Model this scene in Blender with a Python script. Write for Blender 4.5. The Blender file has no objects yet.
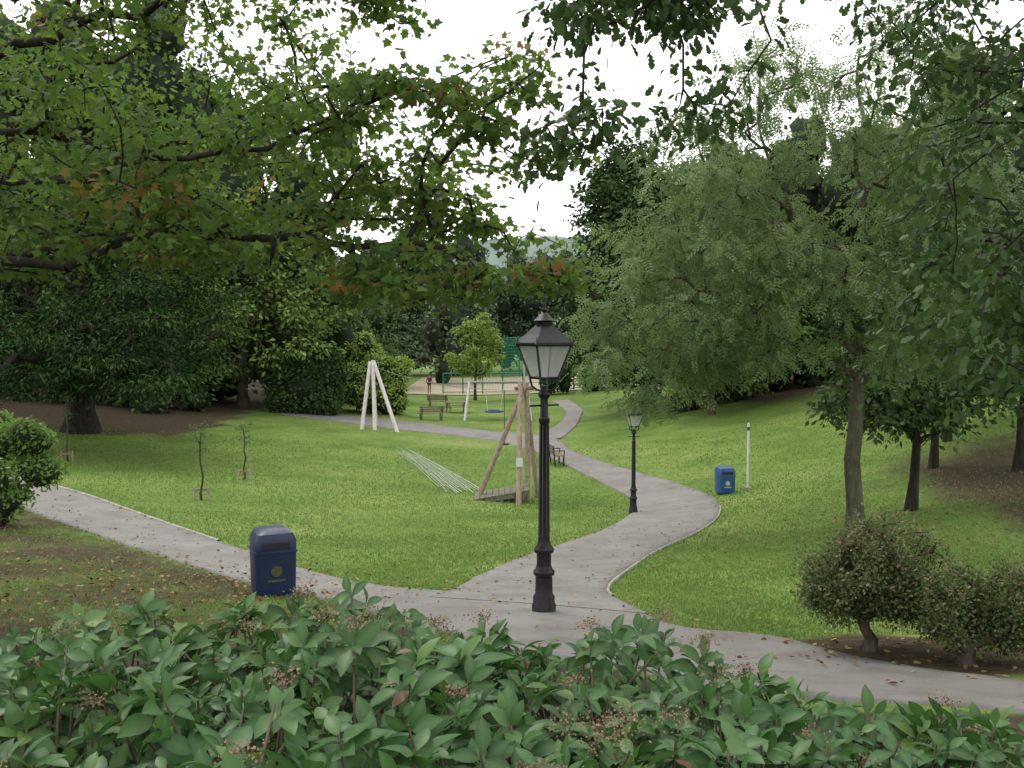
import bpy, math, numpy as np, random
from mathutils import Vector, Matrix, Euler
rng=np.random.default_rng(7); random.seed(7)
scn=bpy.context.scene; col=scn.collection
# ------------------------------------------------------------------ terrain function
C=np.array([(0,0,-1.75),(-6,0,-1.8),(6,0,-1.8),(0.4,11.9,-3.5),(-3.9,15.3,-4.2),(4.1,32.8,-6.2),(0.3,32,-5.8),(-7.3,51.5,-5.4),(3,55,-5.8),(-1,70,-5.9),(0,95,-5.9),(-20.7,45,-4.7),(-8.8,27,-4.9),(-9,32,-5.1),(-16.8,36,-4.9),(-13.4,26,-4.3),(-7.5,14,-3.4),(7.2,20,-4.3),(7.2,32,-5.5),(15.4,30,-3.7),(10.9,55,-4.6),(16,40,-3.8),(3.5,8.5,-3.1),(5.6,11,-3.5),(2,10,-3.35),(-12,60,-5.2),(-35,50,-3.5),(-35,20,-3),(-30,90,-4.5),(25,90,-3),(35,40,-.5),(35,10,-1.5),(20,18,-3.3),(15,5,-2.6),(-15,5,-2.2)],float)
def phi(r2): return 0.5*r2*np.log(r2+1e-9)
_n=len(C);XY=C[:,:2]/10
_K=phi(((XY[:,None]-XY[None])**2).sum(2))+np.eye(_n)*0.15
_P=np.c_[np.ones(_n),XY]
W=np.linalg.solve(np.block([[_K,_P],[_P.T,np.zeros((3,3))]]),np.r_[C[:,2],0,0,0])
def H(x,y):
    x=np.clip(np.atleast_1d(np.asarray(x,float)),-40,40)/10;y=np.clip(np.atleast_1d(np.asarray(y,float)),-3,112)/10
    sh=x.shape;x=x.ravel();y=y.ravel();o=W[_n]+W[_n+1]*x+W[_n+2]*y
    for i in range(_n):
        o=o+W[i]*phi((x-XY[i,0])**2+(y-XY[i,1])**2)
    return o.reshape(sh)
def hz(x,y): return float(H(x,y)[0])
def sstep(a,b,x):
    t=np.clip((x-a)/(b-a),0,1);return t*t*(3-2*t)
def n3(p,s,seed=0):
    r=np.random.default_rng(seed+100);v=0
    for k in range(5):
        d=r.normal(size=p.shape[1]);d/=np.linalg.norm(d)
        v=v+np.sin((p@d)*s*(0.7+0.35*k)+r.uniform(0,6.28))
    return v/5
# ------------------------------------------------------------------ materials
def newmat(name):
    m=bpy.data.materials.new(name);m.use_nodes=True;nt=m.node_tree
    return m,nt,nt.nodes['Principled BSDF']
def ramp(nt,stops,interp='LINEAR'):
    r=nt.nodes.new('ShaderNodeValToRGB');r.color_ramp.interpolation=interp
    e=r.color_ramp.elements
    while len(e)<len(stops): e.new(0.5)
    for i,(p,c) in enumerate(stops): e[i].position=p;e[i].color=(*c,1)
    return r
def noise(nt,scale,detail=4,rough=.6,vec=None):
    n=nt.nodes.new('ShaderNodeTexNoise');n.inputs['Scale'].default_value=scale;n.inputs['Detail'].default_value=detail;n.inputs['Roughness'].default_value=rough
    if vec is not None: nt.links.new(vec,n.inputs['Vector'])
    return n
def mix(nt,f,a,b,mode='MIX'):
    m=nt.nodes.new('ShaderNodeMix');m.data_type='RGBA';m.blend_type=mode
    for v,i in ((f,0),(a,6),(b,7)):
        if isinstance(v,(int,float)): m.inputs[i].default_value=v
        elif isinstance(v,tuple): m.inputs[i].default_value=(*v,1)
        else: nt.links.new(v,m.inputs[i])
    return m.outputs[2]
def bump(nt,b,h,strength,dist=0.02):
    n=nt.nodes.new('ShaderNodeBump');n.inputs['Strength'].default_value=strength;n.inputs['Distance'].default_value=dist
    nt.links.new(h,n.inputs['Height']);nt.links.new(n.outputs[0],b.inputs['Normal'])
def simple(name,c,rough=.6,var=.25,scale=8,metal=0,bmp=.2):
    m,nt,b=newmat(name);tc=nt.nodes.new('ShaderNodeTexCoord')
    n=noise(nt,scale,5,.6,tc.outputs['Object'])
    r=ramp(nt,[(.3,tuple(x*(1-var) for x in c)),(.7,tuple(min(1,x*(1+var)) for x in c))])
    nt.links.new(n.outputs['Fac'],r.inputs[0]);nt.links.new(r.outputs[0],b.inputs['Base Color'])
    b.inputs['Roughness'].default_value=rough;b.inputs['Metallic'].default_value=metal
    if bmp: bump(nt,b,n.outputs['Fac'],bmp,.01)
    return m
def leafmat(name,stops,trans,rough=.5,tf=.35,mid=None,spec=.2):
    m,nt,b=newmat(name)
    a=nt.nodes.new('ShaderNodeAttribute');a.attribute_name='lv'
    r=ramp(nt,stops);nt.links.new(a.outputs['Fac'],r.inputs[0])
    c=r.outputs[0]
    if tf==0:
        d=nt.nodes.new('ShaderNodeBsdfDiffuse');nt.links.new(c,d.inputs['Color']);nt.links.new(d.outputs[0],nt.nodes['Material Output'].inputs['Surface']);nt.nodes.remove(b);return m
    if mid:
        a2=nt.nodes.new('ShaderNodeAttribute');a2.attribute_name='mid'
        c=mix(nt,a2.outputs['Fac'],c,mid)
    nt.links.new(c,b.inputs['Base Color']);b.inputs['Roughness'].default_value=rough;b.inputs['Specular IOR Level'].default_value=spec
    t=nt.nodes.new('ShaderNodeBsdfTranslucent')
    tcol=mix(nt,.5,c,trans);nt.links.new(tcol,t.inputs['Color'])
    ms=nt.nodes.new('ShaderNodeMixShader');ms.inputs[0].default_value=tf
    nt.links.new(b.outputs[0],ms.inputs[1]);nt.links.new(t.outputs[0],ms.inputs[2])
    nt.links.new(ms.outputs[0],nt.nodes['Material Output'].inputs['Surface'])
    return m
def barkmat(name,c1,c2,scale=9):
    m,nt,b=newmat(name);tc=nt.nodes.new('ShaderNodeTexCoord')
    mp=nt.nodes.new('ShaderNodeMapping');mp.inputs['Scale'].default_value=(1,1,.3);nt.links.new(tc.outputs['Object'],mp.inputs[0])
    n=noise(nt,scale,6,.7,mp.outputs[0]);r=ramp(nt,[(.35,c1),(.65,c2)])
    nt.links.new(n.outputs['Fac'],r.inputs[0]);nt.links.new(r.outputs[0],b.inputs['Base Color']);b.inputs['Roughness'].default_value=.9
    b.inputs['Specular IOR Level'].default_value=.2
    bump(nt,b,n.outputs['Fac'],.6,.03);return m
BARK=barkmat('bark',(.035,.028,.02),(.11,.09,.065))
BARKD=barkmat('bark_dark',(.012,.010,.008),(.045,.038,.03))
BARKG=barkmat('bark_green',(.045,.045,.028),(.11,.105,.07))
# ------------------------------------------------------------------ mesh helpers
def mkmesh(name,v,f,mats,attrs=None,smooth=False,parent=None):
    v=np.asarray(v,np.float32);f=np.asarray(f,np.int32)
    me=bpy.data.meshes.new(name);me.vertices.add(len(v));me.vertices.foreach_set('co',v.ravel())
    me.loops.add(f.size);me.loops.foreach_set('vertex_index',f.ravel())
    me.polygons.add(len(f));me.polygons.foreach_set('loop_start',np.arange(0,f.size,f.shape[1],dtype=np.int32))
    me.polygons.foreach_set('loop_total',np.full(len(f),f.shape[1],np.int32))
    if smooth: me.polygons.foreach_set('use_smooth',np.ones(len(f),bool))
    if not isinstance(mats,(list,tuple)): mats=[mats]
    for m in mats: me.materials.append(m)
    for k,a in (attrs or {}).items():
        at=me.attributes.new(k,'FLOAT','POINT');at.data.foreach_set('value',np.asarray(a,np.float32))
    me.update(calc_edges=True)
    o=bpy.data.objects.new(name,me);col.objects.link(o)
    if parent is not None: o.parent=parent
    return o
def empty(name,loc=(0,0,0),rot=0):
    e=bpy.data.objects.new(name,None);e.location=loc;e.rotation_euler=(0,0,rot);e.empty_display_size=.3;col.objects.link(e);return e
def pymesh(name,v,f,mat,parent=None,smooth=False,bevel=0):
    me=bpy.data.meshes.new(name);me.from_pydata([tuple(map(float,p)) for p in v],[],[tuple(int(i) for i in q) for q in f]);me.materials.append(mat)
    o=bpy.data.objects.new(name,me);col.objects.link(o)
    if parent is not None:o.parent=parent
    if bevel:
        b=o.modifiers.new('b','BEVEL');b.width=bevel;b.segments=2
    return o
def box(name,c,s,mat,parent=None,rot=(0,0,0),bevel=.01):
    R=Euler(rot).to_matrix()
    v=[Vector(c)+R@Vector((x*s[0]/2,y*s[1]/2,z*s[2]/2)) for x in(-1,1) for y in(-1,1) for z in(-1,1)]
    f=[(0,1,3,2),(4,6,7,5),(0,4,5,1),(2,3,7,6),(0,2,6,4),(1,5,7,3)]
    return pymesh(name,v,f,mat,parent,bevel=bevel)
def lathe(name,prof,n,mat,parent=None,smooth=True,rot=0,loc=(0,0,0)):
    v=[];f=[]
    for r,z in prof:
        for k in range(n):
            a=rot+2*math.pi*k/n;v.append((loc[0]+r*math.cos(a),loc[1]+r*math.sin(a),loc[2]+z))
    for i in range(len(prof)-1):
        for k in range(n):
            f.append((i*n+k,i*n+(k+1)%n,(i+1)*n+(k+1)%n,(i+1)*n+k))
    f.append(tuple(range(n))[::-1]);f.append(tuple((len(prof)-1)*n+k for k in range(n)))
    o=pymesh(name,v,f,mat,parent)
    if smooth:
        me=o.data
        for p in me.polygons:p.use_smooth=len(p.vertices)==4
        try: me.set_sharp_from_angle(angle=math.radians(40))
        except Exception: pass
    return o
def tubes(P0,P1,R0,R1,sides):
    P0=np.asarray(P0,float);P1=np.asarray(P1,float);R0=np.asarray(R0,float);R1=np.asarray(R1,float)
    d=P1-P0;L=np.linalg.norm(d,axis=1,keepdims=True)+1e-9;d=d/L
    ref=np.where(np.abs(d[:,2:3])>.9,np.array([[1.,0,0]]),np.array([[0,0,1.]]))
    a=np.cross(d,ref);a/=np.linalg.norm(a,axis=1,keepdims=True);b=np.cross(d,a)
    th=np.arange(sides)*2*np.pi/sides
    ring=np.cos(th)[None,:,None]*a[:,None]+np.sin(th)[None,:,None]*b[:,None]
    ext=d*np.minimum(R1[:,None]*.4,L*.2)
    v0=P0[:,None]+ring*R0[:,None,None];v1=(P1+ext)[:,None]+ring*R1[:,None,None]
    n=len(P0);v=np.concatenate([v0,v1],1).reshape(-1,3)
    k=np.arange(sides);base=(np.arange(n)*2*sides)[:,None]
    q=np.stack([base+k,base+(k+1)%sides,base+sides+(k+1)%sides,base+sides+k],2).reshape(-1,4)
    return v,q
def rod(name,p0,p1,r,mat,parent=None,r1=None,sides=10):
    v,f=tubes([p0],[p1],[r],[r1 or r],sides)
    v=list(v);n=sides
    f=[tuple(q) for q in f]+[tuple(range(n)),tuple(range(n,2*n))]
    o=pymesh(name,v,f,mat,parent)
    for p in o.data.polygons:p.use_smooth=len(p.vertices)==4
    return o
def T_quad(w=.5): return np.array([(0,0,0),(w/2,.45,.06),(0,1,-.05),(-w/2,.45,.06)]),np.array([(0,1,2,3)])
def T_lobed():
    pr=[(0,0),(.45,.06),(.34,.3),(.56,.52),(.27,.58),(0,1.0),(-.27,.58),(-.56,.52),(-.34,.3),(-.45,.06)]
    v=np.array([(x,y,-.12*(y-.4)**2+.12*abs(x)) for x,y in pr]);return v,np.array([list(range(len(pr)))])
def T_oak():
    pr=[(0,0),(.2,.2),(.13,.32),(.3,.42),(.18,.54),(.30,.68),(.16,.9),(0,1),(-.16,.9),(-.30,.68),(-.18,.54),(-.3,.42),(-.13,.32),(-.2,.2)]
    v=np.array([(x,y,-.15*(y-.4)**2+.15*abs(x)) for x,y in pr]);return v,np.array([list(range(len(pr)))])
def T_ell(w=.45):
    pr=[(0,0),(w*.42,.25),(w*.45,.6),(0,1.0),(-w*.45,.6),(-w*.42,.25)]
    v=np.array([(x,y,-.1*(y-.4)**2+.1*abs(x)) for x,y in pr]);return v,np.array([list(range(6))])
def T_frond(nl=5,w=.11):
    V=[];F=[]
    def lf(bx,by,ax,ay,L,wd,z):
        i=len(V);px,py=-ay,ax
        V.extend([(bx,by,z),(bx+ax*L*.5+px*wd,by+ay*L*.5+py*wd,z+.02),(bx+ax*L,by+ay*L,z-.05),(bx+ax*L*.5-px*wd,by+ay*L*.5-py*wd,z+.02)]);F.append((i,i+1,i+2,i+3))
    for k in range(nl):
        t=.18+.66*k/(nl-1);z=-.25*t*t;L=.34*(1-.45*abs(t-.5))
        for s in(-1,1): lf(0,t,s*.87,.5,L,w*.5,z)
    lf(0,.88,0,1,.3,w*.5,-.22)
    return np.array(V),np.array(F)
def nrm(a): return a/(np.linalg.norm(a,axis=1,keepdims=True)+1e-9)
def place(T,pos,dirs,nor,size,lv):
    tv,tf=T;Y=nrm(dirs);X=nrm(np.cross(Y,nor));Z=np.cross(X,Y)
    s=np.asarray(size).reshape(-1,1,1)*np.ones((len(pos),1,1))
    v=pos[:,None]+s*(tv[None,:,0:1]*X[:,None]+tv[None,:,1:2]*Y[:,None]+tv[None,:,2:3]*Z[:,None])
    k=len(tv);f=(tf[None]+(np.arange(len(pos))*k)[:,None,None]).reshape(-1,tf.shape[1])
    return v.reshape(-1,3),f,np.repeat(lv,k)
# ------------------------------------------------------------------ tree growth
def grow(nodes,par,targets,step,kpath=.25,curve=.35,rg=rng):
    nodes=[np.array(p,float) for p in nodes];par=list(par)
    cap=len(nodes)+len(targets)*14;A=np.zeros((cap,3));pl=np.zeros(cap);n=len(nodes)
    for i,p in enumerate(nodes):
        A[i]=p
        if par[i]>=0: pl[i]=pl[par[i]]+np.linalg.norm(p-nodes[par[i]])
    base=A[:n].copy()
    d0=np.min(np.linalg.norm(targets[:,None]-base[None],axis=2),axis=1)
    tips=[]
    for t in targets[np.argsort(d0)]:
        dd=np.linalg.norm(A[:n]-t,axis=1);c=dd+kpath*pl[:n]
        j=int(np.argmin(c));dist=dd[j]
        if dist<1e-3: tips.append(j);continue
        pj=par[j];dr=(A[j]-A[pj])/(np.linalg.norm(A[j]-A[pj])+1e-9) if pj>=0 else np.array([0,0,1.])
        P0=A[j];P1=P0+dr*dist*curve+np.array([0,0,dist*.08]);m=int(min(12,max(1,math.ceil(dist/step))));prev=j
        for k in range(1,m+1):
            s=k/m;q=(1-s)**2*P0+2*s*(1-s)*P1+s*s*t
            if k<m:q=q+rg.normal(size=3)*step*.09
            A[n]=q;par.append(prev);pl[n]=pl[prev]+np.linalg.norm(q-A[prev]);prev=n;n+=1
        tips.append(prev)
    return A[:n],par,tips
def radii(par,tips,n,rt,ex,floor):
    cnt=np.zeros(n)
    for t in tips:cnt[t]+=1
    for i in range(n-1,-1,-1):
        if par[i]>=0:cnt[par[i]]+=cnt[i]
    r=rt*np.maximum(cnt,1)**ex
    for i,f in floor.items(): r[i]=f
    for i in range(n):
        if par[i]>=0: r[i]=min(r[i],r[par[i]])
    return r
def sample_lobes(lobes,n,rg,shell=.55,gap=None,seed=0):
    w=np.array([l[3]*l[4]*l[5] for l in lobes])**(.8);w/=w.sum();out=[]
    while len(out)<n:
        k=rg.choice(len(lobes),size=400,p=w);d=nrm(rg.normal(size=(400,3)));r=rg.uniform(shell**3,1,400)**(1/3)
        L=np.array(lobes)[k];p=L[:,:3]+d*r[:,None]*L[:,3:6]
        ok=np.ones(400,bool)
        if gap: ok&=n3(p,gap[0],seed)>gap[1]
        out.extend(p[ok])
    return np.array(out[:n])
def tree(name,trunk,lobes,ncl,rc,nleaf,T,size,mat,bark=BARK,tr=(.2,.1),rt=.012,ex=.42,step=.5,gap=None,shell=.5,droop=.4,flat=.6,up=1.0,seed=1,sides=6,limbs=None,targets=None,kpath=.25,lvbase=None,flare=1.35,wander=.10):
    rg=np.random.default_rng(seed);e=empty(name)
    t=sample_lobes(lobes,ncl,rg,shell,gap,seed) if targets is None else targets
    nodes=[];par=[];fl={}
    tp=np.array(trunk,float);seg=[];
    for i in range(len(tp)-1):
        m=max(1,int(np.linalg.norm(tp[i+1]-tp[i])/step))
        for k in range(m): seg.append(tp[i]+(tp[i+1]-tp[i])*k/m)
    seg.append(tp[-1])
    for i,p in enumerate(seg):
        nodes.append(p+ (rg.normal(size=3)*.02 if i else 0));par.append(i-1)
        s=i/max(1,len(seg)-1);fl[i]=tr[0]*(1-s)+tr[1]*s
        if i==0: fl[i]*=flare
    for (r0,r1,pts) in (limbs or []):
        pts=np.array(pts,float);j=int(np.argmin(np.linalg.norm(np.array(nodes)-pts[0],axis=1)));prev=j;L=len(pts);sg=[]
        for i in range(L-1):
            m=max(1,int(np.linalg.norm(pts[i+1]-pts[i])/step))
            for k in range(m): sg.append(pts[i]+(pts[i+1]-pts[i])*k/m)
        sg.append(pts[-1])
        for i,p in enumerate(sg[1:],1):
            nodes.append(p+rg.normal(size=3)*step*wander);par.append(prev);prev=len(nodes)-1
            s=i/(len(sg)-1);fl[prev]=r0*(1-s)+r1*s
    A,par,tips=grow(nodes,par,t,step,kpath,rg=rg)
    r=radii(par,tips,len(A),rt,ex,fl)
    ii=[i for i in range(len(A)) if par[i]>=0];pp=[par[i] for i in ii]
    v,f=tubes(A[pp],A[ii],r[pp],r[ii],sides)
    mkmesh('trunk_and_branches',v,f,bark,smooth=True,parent=e)
    cl=A[tips];nc=len(cl)
    par=np.array(par);pt=A[par[np.array(tips)]]
    k=rg.integers(0,nc,nc*nleaf)
    s=rg.uniform(0,1,len(k))**.6
    c=pt[k]+(cl[k]-pt[k])*s[:,None]
    off=rg.normal(size=(len(k),3))*np.array([1,1,flat]);off*= (rc*(.5+.5*rg.uniform(size=nc)[k]))[:,None]/1.6
    pos=c+off
    dr=nrm(off+rg.normal(size=off.shape)*rc*.4)+np.array([0,0,-droop])
    no=rg.normal(size=off.shape)*.75+np.array([0,0,up])
    lv=np.clip(.5+ .22*rg.normal(size=nc)[k]+.14*rg.normal(size=len(k))+.12*n3(c,.7,seed),0,1) if lvbase is None else lvbase(c,k,nc,rg)
    v,f,a=place(T,pos,dr,no,size*rg.uniform(.6,1.25,len(k)),lv)
    mkmesh('foliage',v,f,mat,{'lv':a},parent=e)
    return e
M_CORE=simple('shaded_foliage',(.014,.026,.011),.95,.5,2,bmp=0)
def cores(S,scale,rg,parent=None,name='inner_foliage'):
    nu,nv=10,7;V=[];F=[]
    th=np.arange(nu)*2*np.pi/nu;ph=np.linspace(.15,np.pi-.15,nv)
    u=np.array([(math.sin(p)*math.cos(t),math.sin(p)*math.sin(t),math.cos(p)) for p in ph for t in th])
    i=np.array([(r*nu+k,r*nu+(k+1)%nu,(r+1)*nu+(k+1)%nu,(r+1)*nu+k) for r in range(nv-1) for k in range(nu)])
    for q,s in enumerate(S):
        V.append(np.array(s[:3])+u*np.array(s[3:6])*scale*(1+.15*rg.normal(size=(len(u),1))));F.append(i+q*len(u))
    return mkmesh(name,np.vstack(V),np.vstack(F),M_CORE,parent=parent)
def lobemesh(lobes,n,T,size,rg,seed,droop=.2,inner=.8,sub=1,subr=(.25,.45),boxy=2,low=False):
    subs=[]
    for l in lobes:
        if sub>1:
            d=nrm(rg.normal(size=(sub,3)))
            if low: d[:,2]=rg.uniform(-1,1,sub)
            else: d[:,2]=np.abs(d[:,2])*1.0-.35*rg.uniform(size=sub)
            rr=rg.uniform(.45,.85,sub)
            for q,z in zip(d,rr):
                f=rg.uniform(*subr);subs.append((l[0]+q[0]*z*l[3],l[1]+q[1]*z*l[4],l[2]+q[2]*min(.9,z*1.15)*l[5],l[3]*f,l[4]*f,min(l[5]*f*.8,l[3]*f*1.3)))
        else: subs.append(l)
    S=np.array(subs);w=(S[:,3]*S[:,5]);w/=w.sum();k=rg.choice(len(S),n,p=w)
    d=nrm(rg.normal(size=(n,3)));d[:,2]=np.where(rg.uniform(size=n)<.6,np.abs(d[:,2]),d[:,2])
    if boxy>2: d=np.sign(d)*np.abs(d)**(2/boxy)
    r=rg.uniform(inner,1.03,n)*(1+.12*n3(S[k,:3]*3+d*4,1.2,seed))
    p=S[k,:3]+d*r[:,None]*S[k,3:6]
    rv=rg.uniform(0,1,len(S));lv=np.clip(.25+.5*rv[k]+.14*rg.normal(size=n),0,1)
    no=d+rg.normal(size=d.shape)*.55+np.array([0,0,.3]);dr=rg.normal(size=d.shape)+d*.6+np.array([0,0,-droop])
    v,f,a=place(T,p,dr,no,size*rg.uniform(.6,1.3,n),lv)
    return v,f,a,S
def shrub(name,lobes,n,T,size,mat,seed,stems=None,bark=BARK,core=.72,**kw):
    rg=np.random.default_rng(seed);e=empty(name);v,f,a,S=lobemesh(lobes,n,T,size,rg,seed,**kw);mkmesh('foliage',v,f,mat,{'lv':a},parent=e)
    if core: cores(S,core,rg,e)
    P0=[];P1=[];R0=[];R1=[]
    for l in lobes:
        bx,by=l[0],l[1];bz=hz(bx,by)-.05
        for k in range(stems or 4):
            q=(l[0]+rg.normal()*l[3]*.35,l[1]+rg.normal()*l[4]*.35,l[2]+l[5]*.3)
            P0.append((bx+rg.normal()*.12,by+rg.normal()*.1,bz));P1.append(q);R0.append(.05);R1.append(.015)
    v,f=tubes(P0,P1,R0,R1,6);mkmesh('stems',v,f,bark,parent=e);return e
# ------------------------------------------------------------------ paths
def catm(P,n):
    P=np.array(P,float);Q=np.vstack([2*P[0]-P[1],P,2*P[-1]-P[-2]]);out=[]
    for i in range(1,len(Q)-2):
        for s in np.linspace(0,1,12,endpoint=False):
            a,b,c,d=Q[i-1],Q[i],Q[i+1],Q[i+2]
            out.append(.5*((2*b)+(c-a)*s+(2*a-5*b+4*c-d)*s*s+(3*b-3*c+d-a)*s**3))
    out.append(P[-1]);out=np.array(out);L=np.r_[0,np.cumsum(np.linalg.norm(np.diff(out,axis=0),axis=1))];t=np.linspace(0,L[-1],n)
    return np.c_[np.interp(t,L,out[:,0]),np.interp(t,L,out[:,1])]
mainL=[(-1.2,13.2),(-.9,14.3),(-.6,16.2),(.1,18.6),(1.1,21),(2.2,23.6),(3.2,27),(4.1,31.2),(4.2,34.1),(3.6,36.9),(2.5,40.7),(1.5,44.3),(.4,47),(-1.2,49.7),(-3.9,51.5),(-6.2,52.3),(-9.2,54),(-14,57)]
mainR=[(1.75,11.6),(1.45,13.2),(1.5,14.5),(2,16.4),(3,19.3),(4.5,22.5),(5.6,25.6),(6.4,29),(6.75,31.8),(6.5,34.6),(5.5,37.9),(3.9,42),(2.9,45.2),(2.5,49),(1.6,52.4),(-1.8,54.6),(-6.2,57.3),(-10.1,58.9),(-14,60.5)]
crossT=[(-28,42.5),(-16.5,30.4),(-13.6,27.4),(-10.9,24.9),(-6.8,20.4),(-3.8,16.9),(-2.1,14.9),(-.7,13.9),(1.2,13.0),(1.6,11.9),(1.85,11),(2.2,10.6),(2.9,10.3),(3.3,9.3),(3.8,8.6),(4.6,8.0),(7,6.2)]
crossB=[(-26,40.3),(-13,23.9),(-11.2,21.8),(-8.1,18.6),(-5.4,16.0),(-4.2,14.8),(-2.5,12.8),(-1.4,11.2),(-.6,9.9),(-.1,9.2),(.5,8.8),(1.1,8.3),(1.6,7.7),(2.3,7.4),(3,7.2),(3.9,6.9),(6,5.2)]
forkL=[(.9,51.0),(2,54.2),(2.8,57.5),(3.4,61.5),(3.7,66.7),(3.2,76)]
forkR=[(2.6,49.8),(3.5,54.4),(4.1,58),(4.5,61.5),(4.9,66),(4.6,76)]
def pip(x,y,poly):
    poly=np.asarray(poly);c=np.zeros(x.shape,bool);j=len(poly)-1
    for i in range(len(poly)):
        xi,yi=poly[i];xj,yj=poly[j]
        if yi!=yj: c^=((yi>y)!=(yj>y))&(x<(xj-xi)*(y-yi)/(yj-yi)+xi)
        j=i
    return c
PATHS=[]
m,nt,b=newmat('path_asphalt');tc=nt.nodes.new('ShaderNodeTexCoord')
n1=noise(nt,.5,5,.6,tc.outputs['Object']);n2=noise(nt,80,2,.5,tc.outputs['Object'])
r1=ramp(nt,[(.3,(.145,.139,.132)),(.7,(.205,.197,.188))]);nt.links.new(n1.outputs[0],r1.inputs[0])
r2=ramp(nt,[(.3,(.85,.85,.85)),(.7,(1.08,1.08,1.08))]);nt.links.new(n2.outputs[0],r2.inputs[0])
n3_=noise(nt,1.6,7,.75,tc.outputs['Object']);r3=ramp(nt,[(.34,(.76,.72,.65)),(.55,(1.05,1.04,1.03))]);nt.links.new(n3_.outputs[0],r3.inputs[0])
nt.links.new(mix(nt,1,mix(nt,1,r1.outputs[0],r2.outputs[0],'MULTIPLY'),r3.outputs[0],'MULTIPLY'),b.inputs['Base Color']);b.inputs['Roughness'].default_value=.8;bump(nt,b,n2.outputs[0],.15,.004)
ASPH=m
KERB=simple('kerb_concrete',(.27,.26,.22),.9,.35,6)
def strip(name,L,R,off,n=420,mat=ASPH):
    a=catm(L,n);c=catm(R,n);a=a+.035*n3(a,5,1)[:,None];c=c+.05*n3(c,4,2)[:,None]
    t=np.r_[0,.012,np.linspace(.1,.9,9),.988,1];K=len(t)-1;so=np.zeros(K+1)+off;so[0]=so[-1]=-.07
    p=a[:,None]*(1-t)[None,:,None]+c[:,None]*t[None,:,None]
    z=H(p[...,0],p[...,1])+so[None]
    v=np.dstack([p,z]).reshape(-1,3);i=np.arange(n-1)[:,None]*(K+1)+np.arange(K)[None]
    f=np.stack([i,i+1,i+K+2,i+K+1],2).reshape(-1,4)
    o=mkmesh(name,v,f,mat,smooth=True);PATHS.append(np.vstack([a,c[::-1]]));return o
strip('main_path',mainL,mainR,.026);strip('cross_path',crossT,crossB,.020);strip('branch_path',forkL,forkR,.032,120)
def edging(name,pts,off=.05,w=.07,n=400,s0=0,s1=1):
    a=catm(pts,n)[int(s0*n):int(s1*n)];n=len(a);t=np.gradient(a,axis=0);t/=np.linalg.norm(t,axis=1,keepdims=True);nn=np.c_[-t[:,1],t[:,0]]
    p=[a-nn*w/2,a-nn*w/2,a+nn*w/2,a+nn*w/2];h=H(a[:,0],a[:,1]);zz=[h-.05,h+off,h+off,h-.05]
    v=np.stack([np.c_[q,z] for q,z in zip(p,zz)],1).reshape(-1,3);i=np.arange(n-1)[:,None]*4+np.arange(3)[None]
    f=np.stack([i,i+1,i+5,i+4],2).reshape(-1,4);mkmesh(name,v,f,KERB)
edging('path_edging',crossT,s0=0,s1=.62,off=.04);edging('path_edging',mainR,s0=.03,s1=.3,off=.034,w=.04)
def onpath(x,y):
    m=np.zeros(x.shape,bool)
    for P in PATHS:m|=pip(x,y,P)
    return m
# ------------------------------------------------------------------ ground
xs=np.r_[-700,-500,-350,-250,-180,-130,-100,-80,-65,-55,-48,-42,np.arange(-38,34,.3),36,42,48,55,65,80,100,130,180,250,350,500,700]
ys=np.r_[-60,-30,-15,-8,np.arange(-4,64,.3),np.arange(64,112,1.0),116,122,130,145,165,200,250,320,400,500,650,900]
X,Y=np.meshgrid(xs,ys);Z=H(X,Y)
P2=np.c_[X.ravel(),Y.ravel()]
Z=Z+(.006*n3(P2,3.1,3)+.010*n3(P2,.9,4)).reshape(Z.shape)-.006
Z=Z+62*sstep(220,800,Y)*(.8+.2*np.sin(X*.006+.5))+np.where(np.abs(X)>60,(np.abs(X)-60)*.08,0)
op=onpath(X,Y);Z=np.where(op,Z-.012,Z)
dirt=np.zeros(X.shape)
cb=catm(crossB,300)
ybelow=np.interp(X.ravel(),cb[:,0],cb[:,1]).reshape(X.shape)
nz=n3(P2,1.7,11).reshape(X.shape)+.6*n3(P2,5.5,12).reshape(X.shape)
left=(X<1)&(Y<ybelow-.0)
dirt=np.maximum(dirt,np.where(left,.66+.34*nz,0))
dirt=np.maximum(dirt,sstep(8.4,12.5,X+.9*nz+.12*(22-Y))*sstep(36,28,Y+1.2*nz)*.78)
dirt=np.maximum(dirt,sstep(1.2,.85,np.sqrt(((X-4.3)/1.5)**2+((Y-9.4)/1.0)**2)+.12*nz))
dirt=np.maximum(dirt,sstep(-14,-17,X+nz)*sstep(42,46,Y+nz)*.9)
dirt=np.maximum(dirt,np.where(Y<6.8,.9,0)*(np.abs(X)<30))
dirt=np.maximum(dirt,sstep(12,15,X)*sstep(50,56,Y)*.9)
dirt=np.clip(dirt,0,1)
m,nt,b=newmat('ground_grass');tc=nt.nodes.new('ShaderNodeTexCoord');oc=tc.outputs['Object']
a=noise(nt,.28,6,.65,oc);bb=noise(nt,6,5,.7,oc);cc=noise(nt,38,3,.7,oc)
g1=ramp(nt,[(.32,(.085,.16,.032)),(.5,(.14,.225,.05)),(.68,(.215,.275,.085))]);nt.links.new(a.outputs[0],g1.inputs[0])
g2=ramp(nt,[(.32,(.62,.66,.6)),(.68,(1.2,1.16,1.1))]);nt.links.new(bb.outputs[0],g2.inputs[0])
g3=ramp(nt,[(.3,(.6,.62,.6)),(.7,(1.25,1.2,1.2))]);nt.links.new(cc.outputs[0],g3.inputs[0])
gg=mix(nt,1,mix(nt,1,g1.outputs[0],g2.outputs[0],'MULTIPLY'),g3.outputs[0],'MULTIPLY')
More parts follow.
